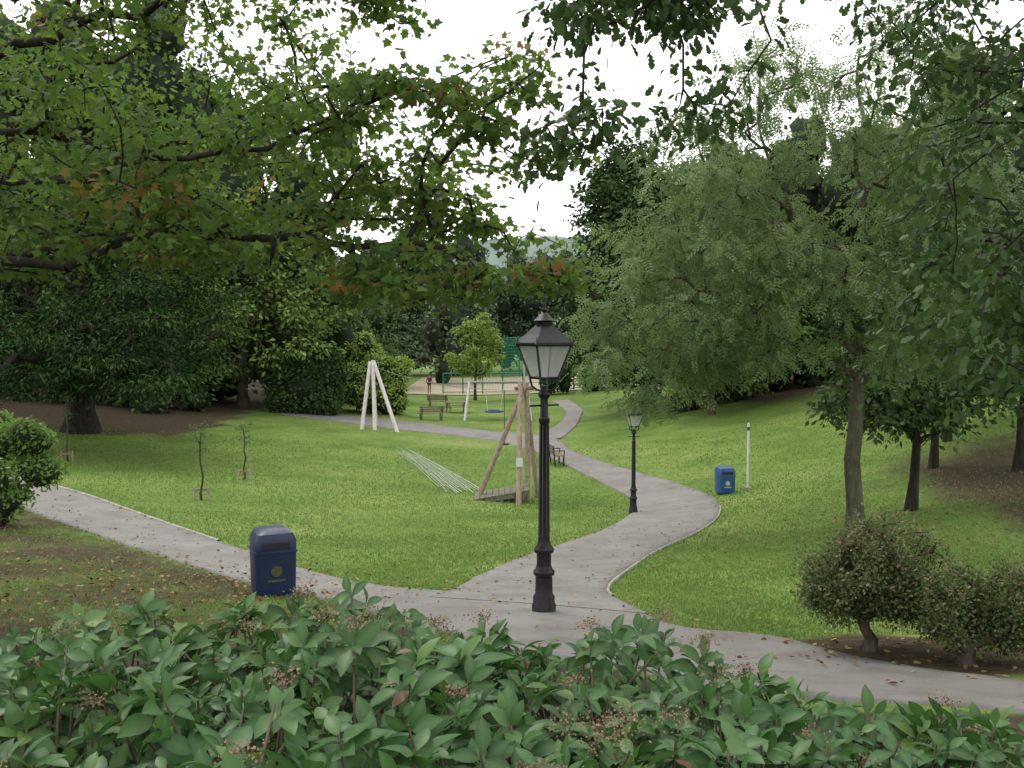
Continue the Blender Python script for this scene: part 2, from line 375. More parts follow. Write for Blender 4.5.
d1=ramp(nt,[(.3,(.035,.025,.015)),(.5,(.062,.047,.029)),(.7,(.10,.076,.048))]);nt.links.new(bb.outputs[0],d1.inputs[0])
dd=mix(nt,1,d1.outputs[0],g3.outputs[0],'MULTIPLY')
at=nt.nodes.new('ShaderNodeAttribute');at.attribute_name='dirt'
ad=nt.nodes.new('ShaderNodeMath');ad.operation='ADD';nt.links.new(at.outputs['Fac'],ad.inputs[0])
sb=nt.nodes.new('ShaderNodeMath');sb.operation='MULTIPLY_ADD';nt.links.new(cc.outputs[0],sb.inputs[0]);sb.inputs[1].default_value=1.0;sb.inputs[2].default_value=-.5;nt.links.new(sb.outputs[0],ad.inputs[1])
rr=ramp(nt,[(.3,(0,0,0)),(.7,(1,1,1))]);nt.links.new(ad.outputs[0],rr.inputs[0])
nt.links.new(mix(nt,rr.outputs[0],gg,dd),b.inputs['Base Color']);b.inputs['Roughness'].default_value=.95
b.inputs['Specular IOR Level'].default_value=.15
bump(nt,b,cc.outputs[0],.6,.03)
nx=len(xs);i=np.arange(len(ys)-1)[:,None]*nx+np.arange(nx-1)[None]
mkmesh('ground',np.c_[X.ravel(),Y.ravel(),Z.ravel()],np.stack([i,i+1,i+nx+1,i+nx],2).reshape(-1,4),m,{'dirt':dirt.ravel()},smooth=True)
GR=leafmat('grass_blades',[(0,(.08,.15,.03)),(.5,(.15,.24,.058)),(1,(.28,.33,.12))],(.28,.38,.1),.6,.3)
def ybmin(x): return np.interp(x,cb[:,0],cb[:,1])
def blades(n):
    y=9*np.exp(rng.uniform(0,1,n)*math.log(46/9.));x=rng.uniform(-.62,.62,n)*y
    k=~onpath(x,y)
    yb=np.interp(x,cb[:,0],cb[:,1]);nzz=n3(np.c_[x,y],1.7,11)
    lf=(x<1)&(y<yb);k&=~(lf&(rng.uniform(size=n)<.75+.3*nzz));
    k&=~((y<ybmin(x))&(x>=1))
    k&=np.sqrt(((x-4.3)/1.5)**2+((y-9.4)/1.0)**2)>1.05
    rt_=sstep(8.4,12.5,x+.9*nzz+.12*(22-y))*sstep(36,28,y);k&=rng.uniform(size=n)>rt_*.85
    x=x[k];y=y[k];z=H(x,y)-.01;m_=len(x);hgt=rng.uniform(.02,.045,m_)*(1+y/40);w=hgt*.25
    a=rng.uniform(0,6.28,m_);t=rng.normal(size=(m_,2))*.5*hgt[:,None]
    p=np.c_[x,y,z];d=np.c_[np.cos(a),np.sin(a),0*a]*w[:,None]
    q=np.c_[x,y]
    v=np.stack([p-d,p+d,p+np.c_[t,hgt]],1).reshape(-1,3);lv=np.clip(.48+.17*rng.normal(size=m_)+.25*n3(q,.45,5)+.22*n3(q,1.9,6),0,1)
    mkmesh('grass',v,np.arange(m_*3).reshape(-1,3),GR,{'lv':np.repeat(lv,3)})
blades(220000)
FL=leafmat('fallen_leaves',[(0,(.06,.03,.015)),(.4,(.14,.08,.03)),(.75,(.22,.155,.07)),(1,(.30,.26,.12))],(.3,.18,.05),.7,0)
fx=[];fy=[]
def litter(cx,cy,sx,sy,n): fx.append(rng.normal(cx,sx,n));fy.append(rng.normal(cy,sy,n))
litter(-6,13,3,2.5,1900);litter(-3,14.5,1.6,1.2,160);litter(-8,22,4,3,350);litter(4.3,9.6,1.2,.8,260);litter(2,9.5,1.5,1,60);litter(11,20,3,5,1300);litter(5,19,2.5,4,260);litter(2,22,4,6,200);litter(-9,32,6,8,500);litter(-20,46,5,3,400)
for ed,cnt in ((mainL,130),(mainR,170),(crossT,160),(crossB,260)):
    q=catm(ed,400)[rng.integers(0,330,cnt)];fx.append(q[:,0]+rng.normal(0,.12,cnt));fy.append(q[:,1]+rng.normal(0,.12,cnt))
x=np.concatenate(fx);y=np.concatenate(fy);nn=len(x);on=onpath(x,y);z=H(x,y)+np.where(on,.04,.03)
v,f,a=place(T_ell(.6),np.c_[x,y,z],np.c_[rng.normal(size=(nn,2)),rng.normal(size=nn)*.2],np.c_[rng.normal(size=(nn,2))*.35,np.ones(nn)],rng.uniform(.035,.085,nn),rng.uniform(0,1,nn)**1.3)
mkmesh('leaf_litter',v,f,FL,{'lv':a})
HM=simple('hazy_hill_woodland',(.11,.15,.125),.95,.35,.05,bmp=0)  # aerial haze is put into the woodland colour as a pale bluish green
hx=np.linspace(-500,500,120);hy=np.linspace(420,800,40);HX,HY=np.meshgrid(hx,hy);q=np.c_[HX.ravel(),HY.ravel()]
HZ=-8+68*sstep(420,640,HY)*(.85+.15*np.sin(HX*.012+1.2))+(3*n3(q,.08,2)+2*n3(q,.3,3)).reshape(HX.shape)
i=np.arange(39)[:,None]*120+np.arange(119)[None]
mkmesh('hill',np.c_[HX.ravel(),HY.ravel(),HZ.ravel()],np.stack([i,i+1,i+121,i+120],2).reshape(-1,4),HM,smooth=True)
# ------------------------------------------------------------------ vegetation
M_ASH=leafmat('ash_leaves',[(0,(.08,.13,.05)),(.5,(.14,.21,.085)),(1,(.21,.285,.13))],(.28,.4,.12),.5,.4)
M_CH=leafmat('canopy_leaves',[(0,(.04,.08,.02)),(.5,(.075,.14,.03)),(.86,(.13,.21,.045)),(.94,(.16,.1,.03)),(1,(.2,.08,.03))],(.24,.38,.06),.5,.5)
M_OAK=leafmat('oak_leaves',[(0,(.024,.05,.017)),(.5,(.045,.09,.026)),(1,(.08,.135,.038))],(.12,.21,.04),.5,.3)
M_YEW=leafmat('yew_needles',[(0,(.016,.034,.013)),(.5,(.03,.06,.02)),(1,(.055,.095,.032))],(.04,.08,.02),.8,0)
M_MID=leafmat('midground_leaves',[(0,(.055,.10,.03)),(.5,(.09,.16,.045)),(1,(.15,.23,.075))],(.18,.3,.08),.6,.25)
M_BRT=leafmat('bright_leaves',[(0,(.08,.15,.03)),(.5,(.13,.23,.05)),(1,(.2,.31,.08))],(.25,.4,.08),.45,.3)
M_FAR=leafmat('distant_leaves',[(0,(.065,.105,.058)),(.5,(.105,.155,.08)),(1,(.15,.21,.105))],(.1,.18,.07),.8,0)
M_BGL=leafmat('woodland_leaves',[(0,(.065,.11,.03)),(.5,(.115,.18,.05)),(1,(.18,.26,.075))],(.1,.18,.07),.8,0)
M_DK=leafmat('dark_leaves',[(0,(.024,.048,.02)),(.5,(.045,.082,.03)),(1,(.078,.125,.046))],(.07,.13,.04),.7,0)
M_GOLD=leafmat('golden_leaves',[(0,(.14,.22,.04)),(.5,(.23,.34,.065)),(1,(.33,.44,.11))],(.4,.55,.1),.6,.2)
M_RED=leafmat('photinia_leaves',[(0,(.05,.075,.022)),(.6,(.10,.14,.05)),(.85,(.2,.18,.1)),(1,(.33,.2,.15))],(.2,.25,.08),.4,.25)
def lvA(c,k,nc,rg): return np.clip(.44+.2*rg.normal(size=nc)[k]+.12*rg.normal(size=len(k))+ .5*((rg.uniform(size=nc)<.025)[k]),0,1)
rgA=np.random.default_rng(21)
def boxpts(n,lo,hi,gap=None,seed=0,dens=None):
    o=[]
    while len(o)<n:
        p=rgA.uniform(lo,hi,size=(500,3));ok=np.ones(500,bool)
        if gap: ok&=n3(p*np.array([1,1,1.8]),gap[0],seed)>gap[1]
        if dens is not None: ok&=rgA.uniform(size=500)<dens(p)
        o.extend(p[ok])
    return np.array(o[:n])
tA=np.vstack([boxpts(520,(-8,7.2,1.0),(-1.6,12.8,5),(1.6,-.15),5,lambda p:np.clip(1.15-(p[:,0]+4)*.16,0.2,1)),
 boxpts(190,(-7,8,.6),(-.2,11,1.6),(1.8,-.1),6),
 boxpts(80,(-1.8,8,.25),(.6,9.8,1.5),(2,-.1),7),
 boxpts(150,(-2.4,7,1.6),(.25,10.5,3.8),(1.7,.05),8)])
tree('sycamore_tree',[(-10.5,10,-2.9),(-10.3,10,0),(-10,10,2.5),(-9.6,10,5)],None,0,.33,29,T_lobed(),.085,M_CH,BARKD,tr=(.45,.22),rt=.0055,ex=.44,step=.28,droop=.5,flat=.33,seed=5,targets=tA,lvbase=lvA,kpath=.12,wander=.16,
 limbs=[(.10,.02,[(-10.3,10,-.2),(-8,9.7,.45),(-6.2,9.4,.55),(-5.2,9.3,.66),(-4.3,9.2,.62),(-3.6,9.2,.82),(-2.8,9,.93),(-1.9,8.9,.84),(-.9,8.8,.78),(.1,8.7,.5)]),
        (.085,.015,[(-10.2,10,.8),(-7.5,9.2,1.15),(-5,8.8,1.4),(-4.2,8.7,1.35),(-3.2,8.6,1.52),(-2.2,8.4,1.55),(-1.2,8.2,1.9)]),
        (.08,.015,[(-10,10,1.6),(-7.5,10.2,1.6),(-5.6,10.2,2.1),(-4,10.4,1.9),(-2.4,10.4,2.5),(-1.4,10.2,2.7)]),
        (.09,.015,[(-10,10,2.4),(-7.5,9.5,2.7),(-5,9.2,2.6),(-3,9.2,3.2),(-1,9,3.1)]),
        (.06,.012,[(-5.2,9.3,.66),(-4,10.2,1.0),(-2.8,10.8,1.0),(-1.4,11,1.35)])])
tO=np.vstack([boxpts(70,(.25,6.2,1.5),(1.75,8.2,3.0),(2.2,.12),31),boxpts(14,(.15,6.6,1.0),(.7,7.6,1.7),(2.0,-.1),32),boxpts(30,(1.7,6.2,2.3),(3.4,8.5,3.4),(2,0),33),
 boxpts(420,(3.25,6.6,-.7),(6,9.5,3.8),(1.5,-.3),34,lambda p:np.clip((p[:,0]-2.95)*1.1,0,1))])
tree('oak_tree',[(7.2,8.8,-3.3),(7.1,8.8,0),(7.0,8.8,3),(6.6,8.6,5)],None,0,.24,26,T_oak(),.10,M_OAK,BARKD,tr=(.3,.18),rt=.004,ex=.44,step=.26,droop=.8,flat=.8,seed=9,targets=tO,kpath=.12,wander=.2,
 limbs=[(.05,.010,[(7,8.8,3),(5,7.8,3.5),(3,7.3,3.3),(1.6,7.1,2.8),(.7,7,2.2)])])
tree('ash_tree',[(7.5,20.5,-4.5),(7.4,20.5,-2.8),(7.5,20.5,-1),(7.4,20.5,.4)],[(6.7,20.8,3.2,3.9,3.4,3.7),(4.4,21,1.0,2.8,2.6,2.4),(8.6,20,1.4,2,2.6,2.4),(3.3,21.5,-.5,2.0,2,1.2)],540,.5,24,T_frond(4,.14),.30,M_ASH,BARKG,tr=(.19,.12),rt=.010,ex=.42,step=.45,gap=(1.3,-.10),shell=.25,droop=.6,flat=.55,seed=12,wander=.14,
 limbs=[(.09,.025,[(7.45,20.5,-.6),(6.6,20.6,1.2),(5.8,20.9,3.2),(5.3,21,4.6)]),(.10,.025,[(7.45,20.5,.4),(7.6,20.6,2),(7.4,20.7,4),(7.5,20.8,5.8)]),(.07,.02,[(7.5,20.5,-.2),(8.6,20.2,1.2),(9.2,20.2,2.8)]),(.06,.015,[(7.5,20.5,-1.2),(6.2,20.7,-.3),(4.8,21,.3),(3.6,21.3,.2)])])
for nm,bx,by,hgt,rr,sd,mt in (('robinia_tree',9.7,22.9,4.6,2.2,41,M_OAK),('robinia_tree',12.9,28.9,6,2.8,42,M_MID),('robinia_tree',17,36.1,7,3.4,43,M_OAK),('robinia_tree',14.2,26.5,6,2.4,45,M_OAK),('robinia_tree',15.2,33,6.4,2.6,46,M_MID),('holm_oak_tree',19,25,11,4.6,44,M_OAK)):
    z=hz(bx,by);tree(nm,[(bx,by,z-.1),(bx+.1,by,z+hgt*.35),(bx,by,z+hgt*.55)],[(bx+.3,by,z+hgt*.75,rr,rr,hgt*.32),(bx-rr*.4,by-.4,z+hgt*.58,rr*.7,rr*.8,hgt*.16)],160,.5,36,T_quad(.5),.2,mt,BARKD,tr=(.13,.08),rt=.012,step=.6,gap=(1.2,-.1),shell=.3,seed=sd)
tree('yew_tree',[(-20.1,44.1,-4.9),(-20,44,-2),(-20,44,2),(-20,43,5)],[(-20,42,2,8.5,6,5),(-14.6,38,-.2,4.2,4,2.5),(-21,35,-.4,5.5,4,2.6),(-14,36,-1.6,2.5,2.5,1.3)],640,1.0,85,T_quad(.28),.26,M_YEW,BARKD,tr=(.62,.45),rt=.03,step=.9,gap=(.8,-.15),shell=.35,seed=51,flat=.28,droop=.5,flare=1.6)
tree('lime_tree',[(-17,60,-5.2),(-17,60,-2),(-17,60,2)],[(-17,60,3,5.5,5,6.5),(-14,58,0,3.5,3,3)],240,.9,70,T_quad(.6),.34,M_BGL,tr=(.35,.25),rt=.03,step=1,gap=(.6,-.3),seed=52)
tree('young_maple_tree',[(-3.1,80,-6),(-3.1,80,-4.4),(-3,80,-2.5)],[(-3.1,80,-1.6,2.4,2.2,2.4),(-2.8,80,.2,1.4,1.3,1.4)],100,.42,45,T_quad(.6),.26,M_GOLD,tr=(.14,.08),rt=.02,step=.6,gap=(1,-.2),seed=53)
tree('beech_tree',[(8.8,62,-5.3),(8.8,62,-1),(9,62,4)],[(8.9,62,4.5,5.2,5,8.8),(6.2,60,0,3.2,3,3),(11,58,.5,4.5,3.5,3.5),(7,61,8,3,3,3.5)],460,1.0,80,T_quad(.6),.36,M_DK,tr=(.45,.3),rt=.03,step=1,gap=(.6,-.3),seed=54)
tree('lime_tree',[(11,52,-5),(11,52,-3),(11,52,0)],[(10.9,52,1.8,4.6,3.5,4.6),(8.2,51,-1,2.6,2.2,2.2),(14.5,52,-.4,3.4,2.4,3)],320,.7,50,T_quad(.55),.3,M_BGL,tr=(.2,.12),rt=.02,step=.8,gap=(.8,-.2),seed=55)
shrub('laurel_hedge',[(-12.7,58.5,-3.2,2.4,1.4,2.2)],16000,T_quad(.6),.24,M_DK,61,boxy=3.2,core=.86)
shrub('golden_privet_bush',[(-9.6,61.5,-3.9,1.4,1.4,1.8),(-8.4,62.5,-3.5,2.0,1.5,2.3),(-10.3,64,-3,1.6,1.6,2.4)],17000,T_quad(.6),.2,M_GOLD,62,sub=30,low=True,subr=(.25,.45))
shrub('garden_shrubs',[(-14,70,-2.2,3.4,2.5,3.6),(-11.6,76,-2,3.0,2.5,4.2),(-19,66,-2,4,3,4),(-14,80,-1.2,4,3,4.6)],28000,T_quad(.6),.28,M_MID,63,sub=20,low=True)
shrub('evergreen_shrub',[(-10.4,18.9,-2.85,1.35,.9,1.25)],10000,T_ell(.5),.1,M_BRT,64,sub=16,inner=.6,low=True)
def bushy(name,bx,by,lobes,nc,n,seed):
    z=hz(bx,by);t=sample_lobes(lobes,nc,np.random.default_rng(seed),.35,(4,-.3),seed)
    z0=min(l[2]-l[5] for l in lobes);top=max(l[2]+l[5] for l in lobes)
    return tree(name,[(bx,by,z-.05),(bx+.04,by,z+.12),(bx-.03,by,z+.22)],None,0,.13,n,T_ell(.55),.042,M_RED,BARK,tr=(.075,.05),rt=.006,ex=.4,step=.15,droop=.0,up=.7,flat=.9,seed=seed,targets=t,lvbase=lambda c,k,nc,rg:np.clip(.42+.2*rg.normal(size=len(k))+.5*sstep(z0+.3,top,c[:,2])*rg.uniform(size=len(k)),0,1))
bushy('photinia_shrub',3.62,9.5,[(3.5,9.5,-2.5,.55,.5,.42),(3.95,9.75,-2.4,.6,.5,.48),(3.2,9.5,-2.62,.28,.35,.3),(4.1,9.6,-2.75,.4,.4,.3),(3.6,9.6,-2.3,.3,.3,.36)],400,60,71);bushy('photinia_shrub',4.3,8.85,[(4.25,8.9,-2.62,.42,.4,.38),(4.7,9.0,-2.55,.45,.45,.42),(4.55,8.8,-2.8,.5,.4,.24)],260,60,72)
def conifer(name,bx,by,top,base,r,mat,seed,n=9000):
    rg=np.random.default_rng(seed);e=empty(name);z0=hz(bx,by);rod('trunk',(bx,by,z0-.2),(bx,by,top-.5),.3,BARKD,e,.05)
    t=rg.uniform(0,1,n)**.7;lay=np.floor(t*14)/14;z=top-(top-base)*(lay+rg.uniform(0,.03,n)*(.5+t));R=r*(lay+.08)*rg.uniform(.25,1.05,n)
    a=rg.uniform(0,6.28,n);a=a+.25*np.sin(a*7+lay*40);R*=1+.2*np.sin(a*5+lay*60)
    p=np.c_[bx+R*np.cos(a),by+R*np.sin(a),z-.18*R];lv=rg.uniform(0,1,n)
    v,f,l=place(T_quad(.35),p,np.c_[np.cos(a),np.sin(a),-.4+0*a]+rg.normal(size=(n,3))*.4,rg.normal(size=(n,3))*.5+np.array([0,0,1]),.5*rg.uniform(.6,1.3,n),lv);mkmesh('foliage',v,f,mat,{'lv':l},parent=e)
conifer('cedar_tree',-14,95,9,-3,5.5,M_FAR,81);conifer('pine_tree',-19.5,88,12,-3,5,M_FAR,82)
def mass(name,L,n,size,mat,seed,sub=22):
    rg=np.random.default_rng(seed);v,f,a,S=lobemesh(L,n,T_quad(.65),size,rg,seed,sub=sub,inner=.75,subr=(.3,.48),low=True)
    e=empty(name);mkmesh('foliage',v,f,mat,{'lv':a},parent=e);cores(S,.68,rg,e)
rgm=np.random.default_rng(90)
def rowl(x0,x1,y,step,top,r,jit=2,zb=-6):
    o=[];x=x0
    while x<x1:
        tt=top(x) if callable(top) else top
        t=tt+rgm.uniform(-1,1)*jit;hh=(t-zb)/2;o.append((x,y+rgm.uniform(-2,2),zb+hh,r*rgm.uniform(.85,1.2),r,hh));x+=step*rgm.uniform(.7,1.1)
    return o
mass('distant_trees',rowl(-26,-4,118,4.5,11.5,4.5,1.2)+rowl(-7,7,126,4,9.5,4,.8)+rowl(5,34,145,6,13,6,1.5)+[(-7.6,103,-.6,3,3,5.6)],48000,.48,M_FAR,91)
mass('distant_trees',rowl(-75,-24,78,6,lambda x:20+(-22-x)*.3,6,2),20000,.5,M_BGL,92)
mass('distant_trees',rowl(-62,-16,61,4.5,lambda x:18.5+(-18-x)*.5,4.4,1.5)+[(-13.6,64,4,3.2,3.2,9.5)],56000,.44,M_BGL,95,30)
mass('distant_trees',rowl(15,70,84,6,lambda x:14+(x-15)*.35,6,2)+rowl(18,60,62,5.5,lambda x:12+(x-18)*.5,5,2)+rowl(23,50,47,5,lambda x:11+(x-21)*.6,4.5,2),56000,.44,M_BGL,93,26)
mass('woodland_understorey',rowl(11.5,30,58,2.4,-.5,2,1,-5)+rowl(-40,-18,56,3,-.5,2.4,1,-5.2)+rowl(3.5,9.5,84,2.6,-1.2,2,.8,-5.8),30000,.3,M_DK,96,sub=10)
# ------------------------------------------------------------------ foreground shrub
M_V=leafmat('viburnum_leaves',[(0,(.016,.05,.016)),(.5,(.03,.088,.026)),(.9,(.06,.135,.035)),(1,(.115,.19,.05))],(.1,.24,.04),.42,.24,mid=(.08,.16,.05),spec=.33)
def T_big():
    V=[];F=[];mid=[];ns=5
    wd=[.02,.31,.49,.48,.32,.02]
    for i in range(ns+1):
        t=i/ns;w=wd[i]*.5;z=-.26*t*t+.05*t
        V+= [(-w,t,z+.3*w),(0,t,z),(w,t,z+.3*w)];mid+=[0,.7,0]
    for i in range(ns):
        b0=i*3;F+=[(b0,b0+1,b0+4,b0+3),(b0+1,b0+2,b0+5,b0+4)]
    return (np.array(V),np.array(F)),np.array(mid)
TB,MIDA=T_big()
def ztop(x,y):
    z=np.interp(x,[-3,-1.62,-1.05,-.62,-.5,-.2,.05,.45,.6,.92,1.62,3],[-.99,-.985,-.93,-.92,-.865,-.945,-.975,-.99,-1.07,-1.19,-1.25,-1.29])
    z=z+.03*(3-y)-sstep(2.95,3.5,y)*.5
    q=np.c_[x,y];return z+.045*n3(q,6,6)+.035*n3(q,15,7)
rv=np.random.default_rng(77);RP=[]
for lay,(sp,dz) in enumerate(((.1,0),(.12,-.11),(.18,-.25))):
    gx,gy=np.meshgrid(np.arange(-3.0,3.1,sp),np.arange(1.1,3.4,sp));gx=gx.ravel()+rv.uniform(-.5,.5,gx.size)*sp;gy=gy.ravel()+rv.uniform(-.5,.5,gy.size)*sp
    k=np.abs(gx)<gy*.66+.3;gx=gx[k];gy=gy[k];z=ztop(gx,gy)+dz+rv.normal(size=len(gx))*.028
    tall=rv.uniform(size=len(gx))<.04;z=z+np.where(tall&(lay==0),rv.uniform(.03,.08,len(gx)),0)
    RP.append(np.c_[gx,gy,z]);
n0=len(RP[0]);RP=np.vstack(RP);nr=len(RP);ax=nrm(np.c_[rv.normal(size=(nr,2))*.5,np.ones(nr)]);ax[:,1]-=.1
ref=nrm(np.cross(ax,np.tile([1.,0,0],(nr,1))));ref2=np.cross(ax,ref)
nl=8;pos=[];dr=[];no=[];sz=[];lv=[]
clv=rv.normal(size=nr)*.2;ph=rv.uniform(0,6.28,nr);rs=rv.uniform(.75,1.25,nr)
for k in range(nl):
    an=ph+k*2.4+rv.normal(size=nr)*.3;el=-.05+.95*(k/nl)+rv.normal(size=nr)*.22
    h=np.cos(an)[:,None]*ref+np.sin(an)[:,None]*ref2
    d=h*np.cos(el)[:,None]+ax*np.sin(el)[:,None]
    pos.append(RP-ax*(.05*(1-k/nl))+h*.004);dr.append(d);no.append(ax*np.cos(el)[:,None]-h*np.sin(el)[:,None]+rv.normal(size=(nr,3))*.3)
    sz.append(rs*rv.uniform(.072,.108,nr)*(1-.4*k/nl));lv.append(np.clip(.4+clv+.36*k/nl+rv.normal(size=nr)*.13,0,1))
pos=np.vstack(pos);dr=np.vstack(dr);no=np.vstack(no);sz=np.concatenate(sz);lv=np.concatenate(lv)
kk=rv.uniform(size=len(pos))<.9;pos=pos[kk];dr=dr[kk];no=no[kk];sz=sz[kk];lv=lv[kk]
e=empty('viburnum_hedge')
v,f,a=place(TB,pos,dr,no,sz,lv);mkmesh('foliage',v,f,M_V,{'lv':a,'mid':np.tile(MIDA,len(pos))},smooth=True,parent=e)
sub=RP[rv.uniform(size=nr)<.7];bs=np.c_[sub[:,0]*.9+rv.normal(size=len(sub))*.1,sub[:,1]*.95+rv.normal(size=len(sub))*.1,sub[:,2]-rv.uniform(.25,.5,len(sub))]
v,f=tubes(bs,sub,np.full(len(sub),.005),np.full(len(sub),.003),5);mkmesh('stems',v,f,simple('viburnum_stem',(.09,.06,.035),.7),parent=e)
M_FLW=simple('faded_flowers',(.19,.125,.08),.9,.4,30)
P=[]
sel=rv.choice(np.where((RP[:n0,1]>1.6))[0],75,replace=False)
for s in sel:
    c=RP[s]+np.array([0,0,.055]);m_=150;r_=rv.uniform(.7,1.25);q=rv.normal(size=(m_,3))*np.array([.022,.022,.011])*r_;P.append(c+q)
P=np.vstack(P);v,f,a=place(T_quad(.9),P,rv.normal(size=P.shape),rv.normal(size=P.shape),rv.uniform(.004,.009,len(P)),np.zeros(len(P)));mkmesh('flower_heads',v,f,M_FLW,parent=e)
sel=rv.choice(n0,10,replace=False);P=np.repeat(RP[sel],3,0)+rv.normal(size=(30,3))*.03+np.array([0,0,.0])
v,f,a=place(TB,P,rv.normal(size=P.shape)*np.array([1,1,.5]),rv.normal(size=P.shape)*.4+np.array([0,0,1]),rv.uniform(.04,.07,30),rv.uniform(0,.5,30));mkmesh('dead_leaves',v,f,simple('dead_leaf',(.09,.045,.025),.6),smooth=True,parent=e)
# ------------------------------------------------------------------ street lamps
BLK,nt,b=newmat('black_iron_paint');b.inputs['Roughness'].default_value=.42
tc=nt.nodes.new('ShaderNodeTexCoord');nn_=noise(nt,30,4,.6,tc.outputs['Object']);rr_=ramp(nt,[(.35,(.006,.006,.007)),(.75,(.018,.018,.019))]);nt.links.new(nn_.outputs[0],rr_.inputs[0]);nt.links.new(rr_.outputs[0],b.inputs['Base Color']);b.inputs['Specular IOR Level'].default_value=.3;bump(nt,b,nn_.outputs[0],.15,.005)
GLS,nt,b=newmat('lantern_glass');tr_=nt.nodes.new('ShaderNodeBsdfTransparent');tr_.inputs[0].default_value=(.92,.93,.92,1);ms=nt.nodes.new('ShaderNodeMixShader');ms.inputs[0].default_value=.4
b.inputs['Base Color'].default_value=(.75,.76,.73,1);b.inputs['Roughness'].default_value=.12;trl=nt.nodes.new('ShaderNodeBsdfTranslucent');trl.inputs[0].default_value=(.8,.82,.8,1);ms2=nt.nodes.new('ShaderNodeMixShader');ms2.inputs[0].default_value=.5
nt.links.new(b.outputs[0],ms2.inputs[1]);nt.links.new(trl.outputs[0],ms2.inputs[2])
nt.links.new(tr_.outputs[0],ms.inputs[1]);nt.links.new(ms2.outputs[0],ms.inputs[2]);nt.links.new(ms.outputs[0],nt.nodes['Material Output'].inputs['Surface'])
WHT=simple('white_paint',(.6,.6,.58),.5,.12,6)
def lamp(x,y,s,rot):
    e=empty('street_lamp',(x,y,hz(x,y)),rot);e.scale=(s,s,s)
    prof=[(.0,-.2),(.15,-.2),(.15,.10),(.135,.12),(.135,.2),(.11,.24),(.105,.46),(.13,.48),(.135,.52),(.105,.55),(.09,.6),(.09,.74),(.12,.76),(.125,.8),(.09,.84),(.075,.9),(.068,1.0),(.06,1.6),(.054,2.35),(.067,2.37),(.067,2.42),(.05,2.44),(.046,2.66),(.065,2.68),(.08,2.72),(.055,2.76),(.035,2.82),(.0,2.83)]
    lathe('column',prof,20,BLK,e)
    for k in range(8):
        a=k*math.pi/4;rod('flute',(.066*math.cos(a),.066*math.sin(a),.95),(.054*math.cos(a),.054*math.sin(a),2.34),.009,BLK,e,sides=5)
    rod('ladder_bar',(-.2,0,2.58),(.2,0,2.58),.013,BLK,e);
    hb,ht,zb,zt=.125,.245,2.92,3.33
    for k in range(4):
        a=math.pi/4+k*math.pi/2;c,s_=math.cos(a),math.sin(a);R=hb*1.41
        pts=[(.03,2.76),(.10,2.77),(.16,2.82),(R+.01,2.92)]
        for q in range(3): rod('cradle_arm',(pts[q][0]*c,pts[q][0]*s_,pts[q][1]),(pts[q+1][0]*c,pts[q+1][0]*s_,pts[q+1][1]),.014,BLK,e,sides=6)
        rod('corner_bar',(hb*1.41*c,hb*1.41*s_,zb),(ht*1.41*c,ht*1.41*s_,zt),.015,BLK,e,sides=6)
        a2=k*math.pi/2;c2,s2=math.cos(a2),math.sin(a2)
        def w(n_,t_,z_): return (n_*c2-t_*s2,n_*s2+t_*c2,z_)
        pymesh('glass_pane',[w(hb-.004,-hb,zb),w(hb-.004,hb,zb),w(ht-.004,ht,zt),w(ht-.004,-ht,zt)],[(0,1,2,3)],GLS,e)
        rod('bottom_rail',w(hb,-hb,zb),w(hb,hb,zb),.016,BLK,e,sides=6);rod('top_rail',w(ht,-ht,zt),w(ht,ht,zt),.024,BLK,e,sides=6)
        rod('crown_finial',(.25*1.41*c,.25*1.41*s_,zt),(.25*1.41*c,.25*1.41*s_,zt+.09),.018,BLK,e,.004,6)
    lathe('roof',[(.0,3.325),(.365,3.325),(.37,3.35),(.24,3.45),(.13,3.55),(.10,3.57)],4,BLK,e,False,rot=math.pi/4)
    lathe('vent_cap',[(.0,3.54),(.1,3.55),(.105,3.6),(.13,3.62),(.095,3.65),(.05,3.70),(.025,3.72),(.035,3.75),(.02,3.78),(.006,3.86),(0,3.87)],12,BLK,e)
    lathe('burner',[(0,2.9),(.05,2.9),(.03,2.98),(.035,3.0),(.05,3.1),(.04,3.2),(0,3.23)],10,WHT,e)
lamp(.4,11.75,1.01,math.radians(28));lamp(3.75,29.1,.92,math.radians(10))
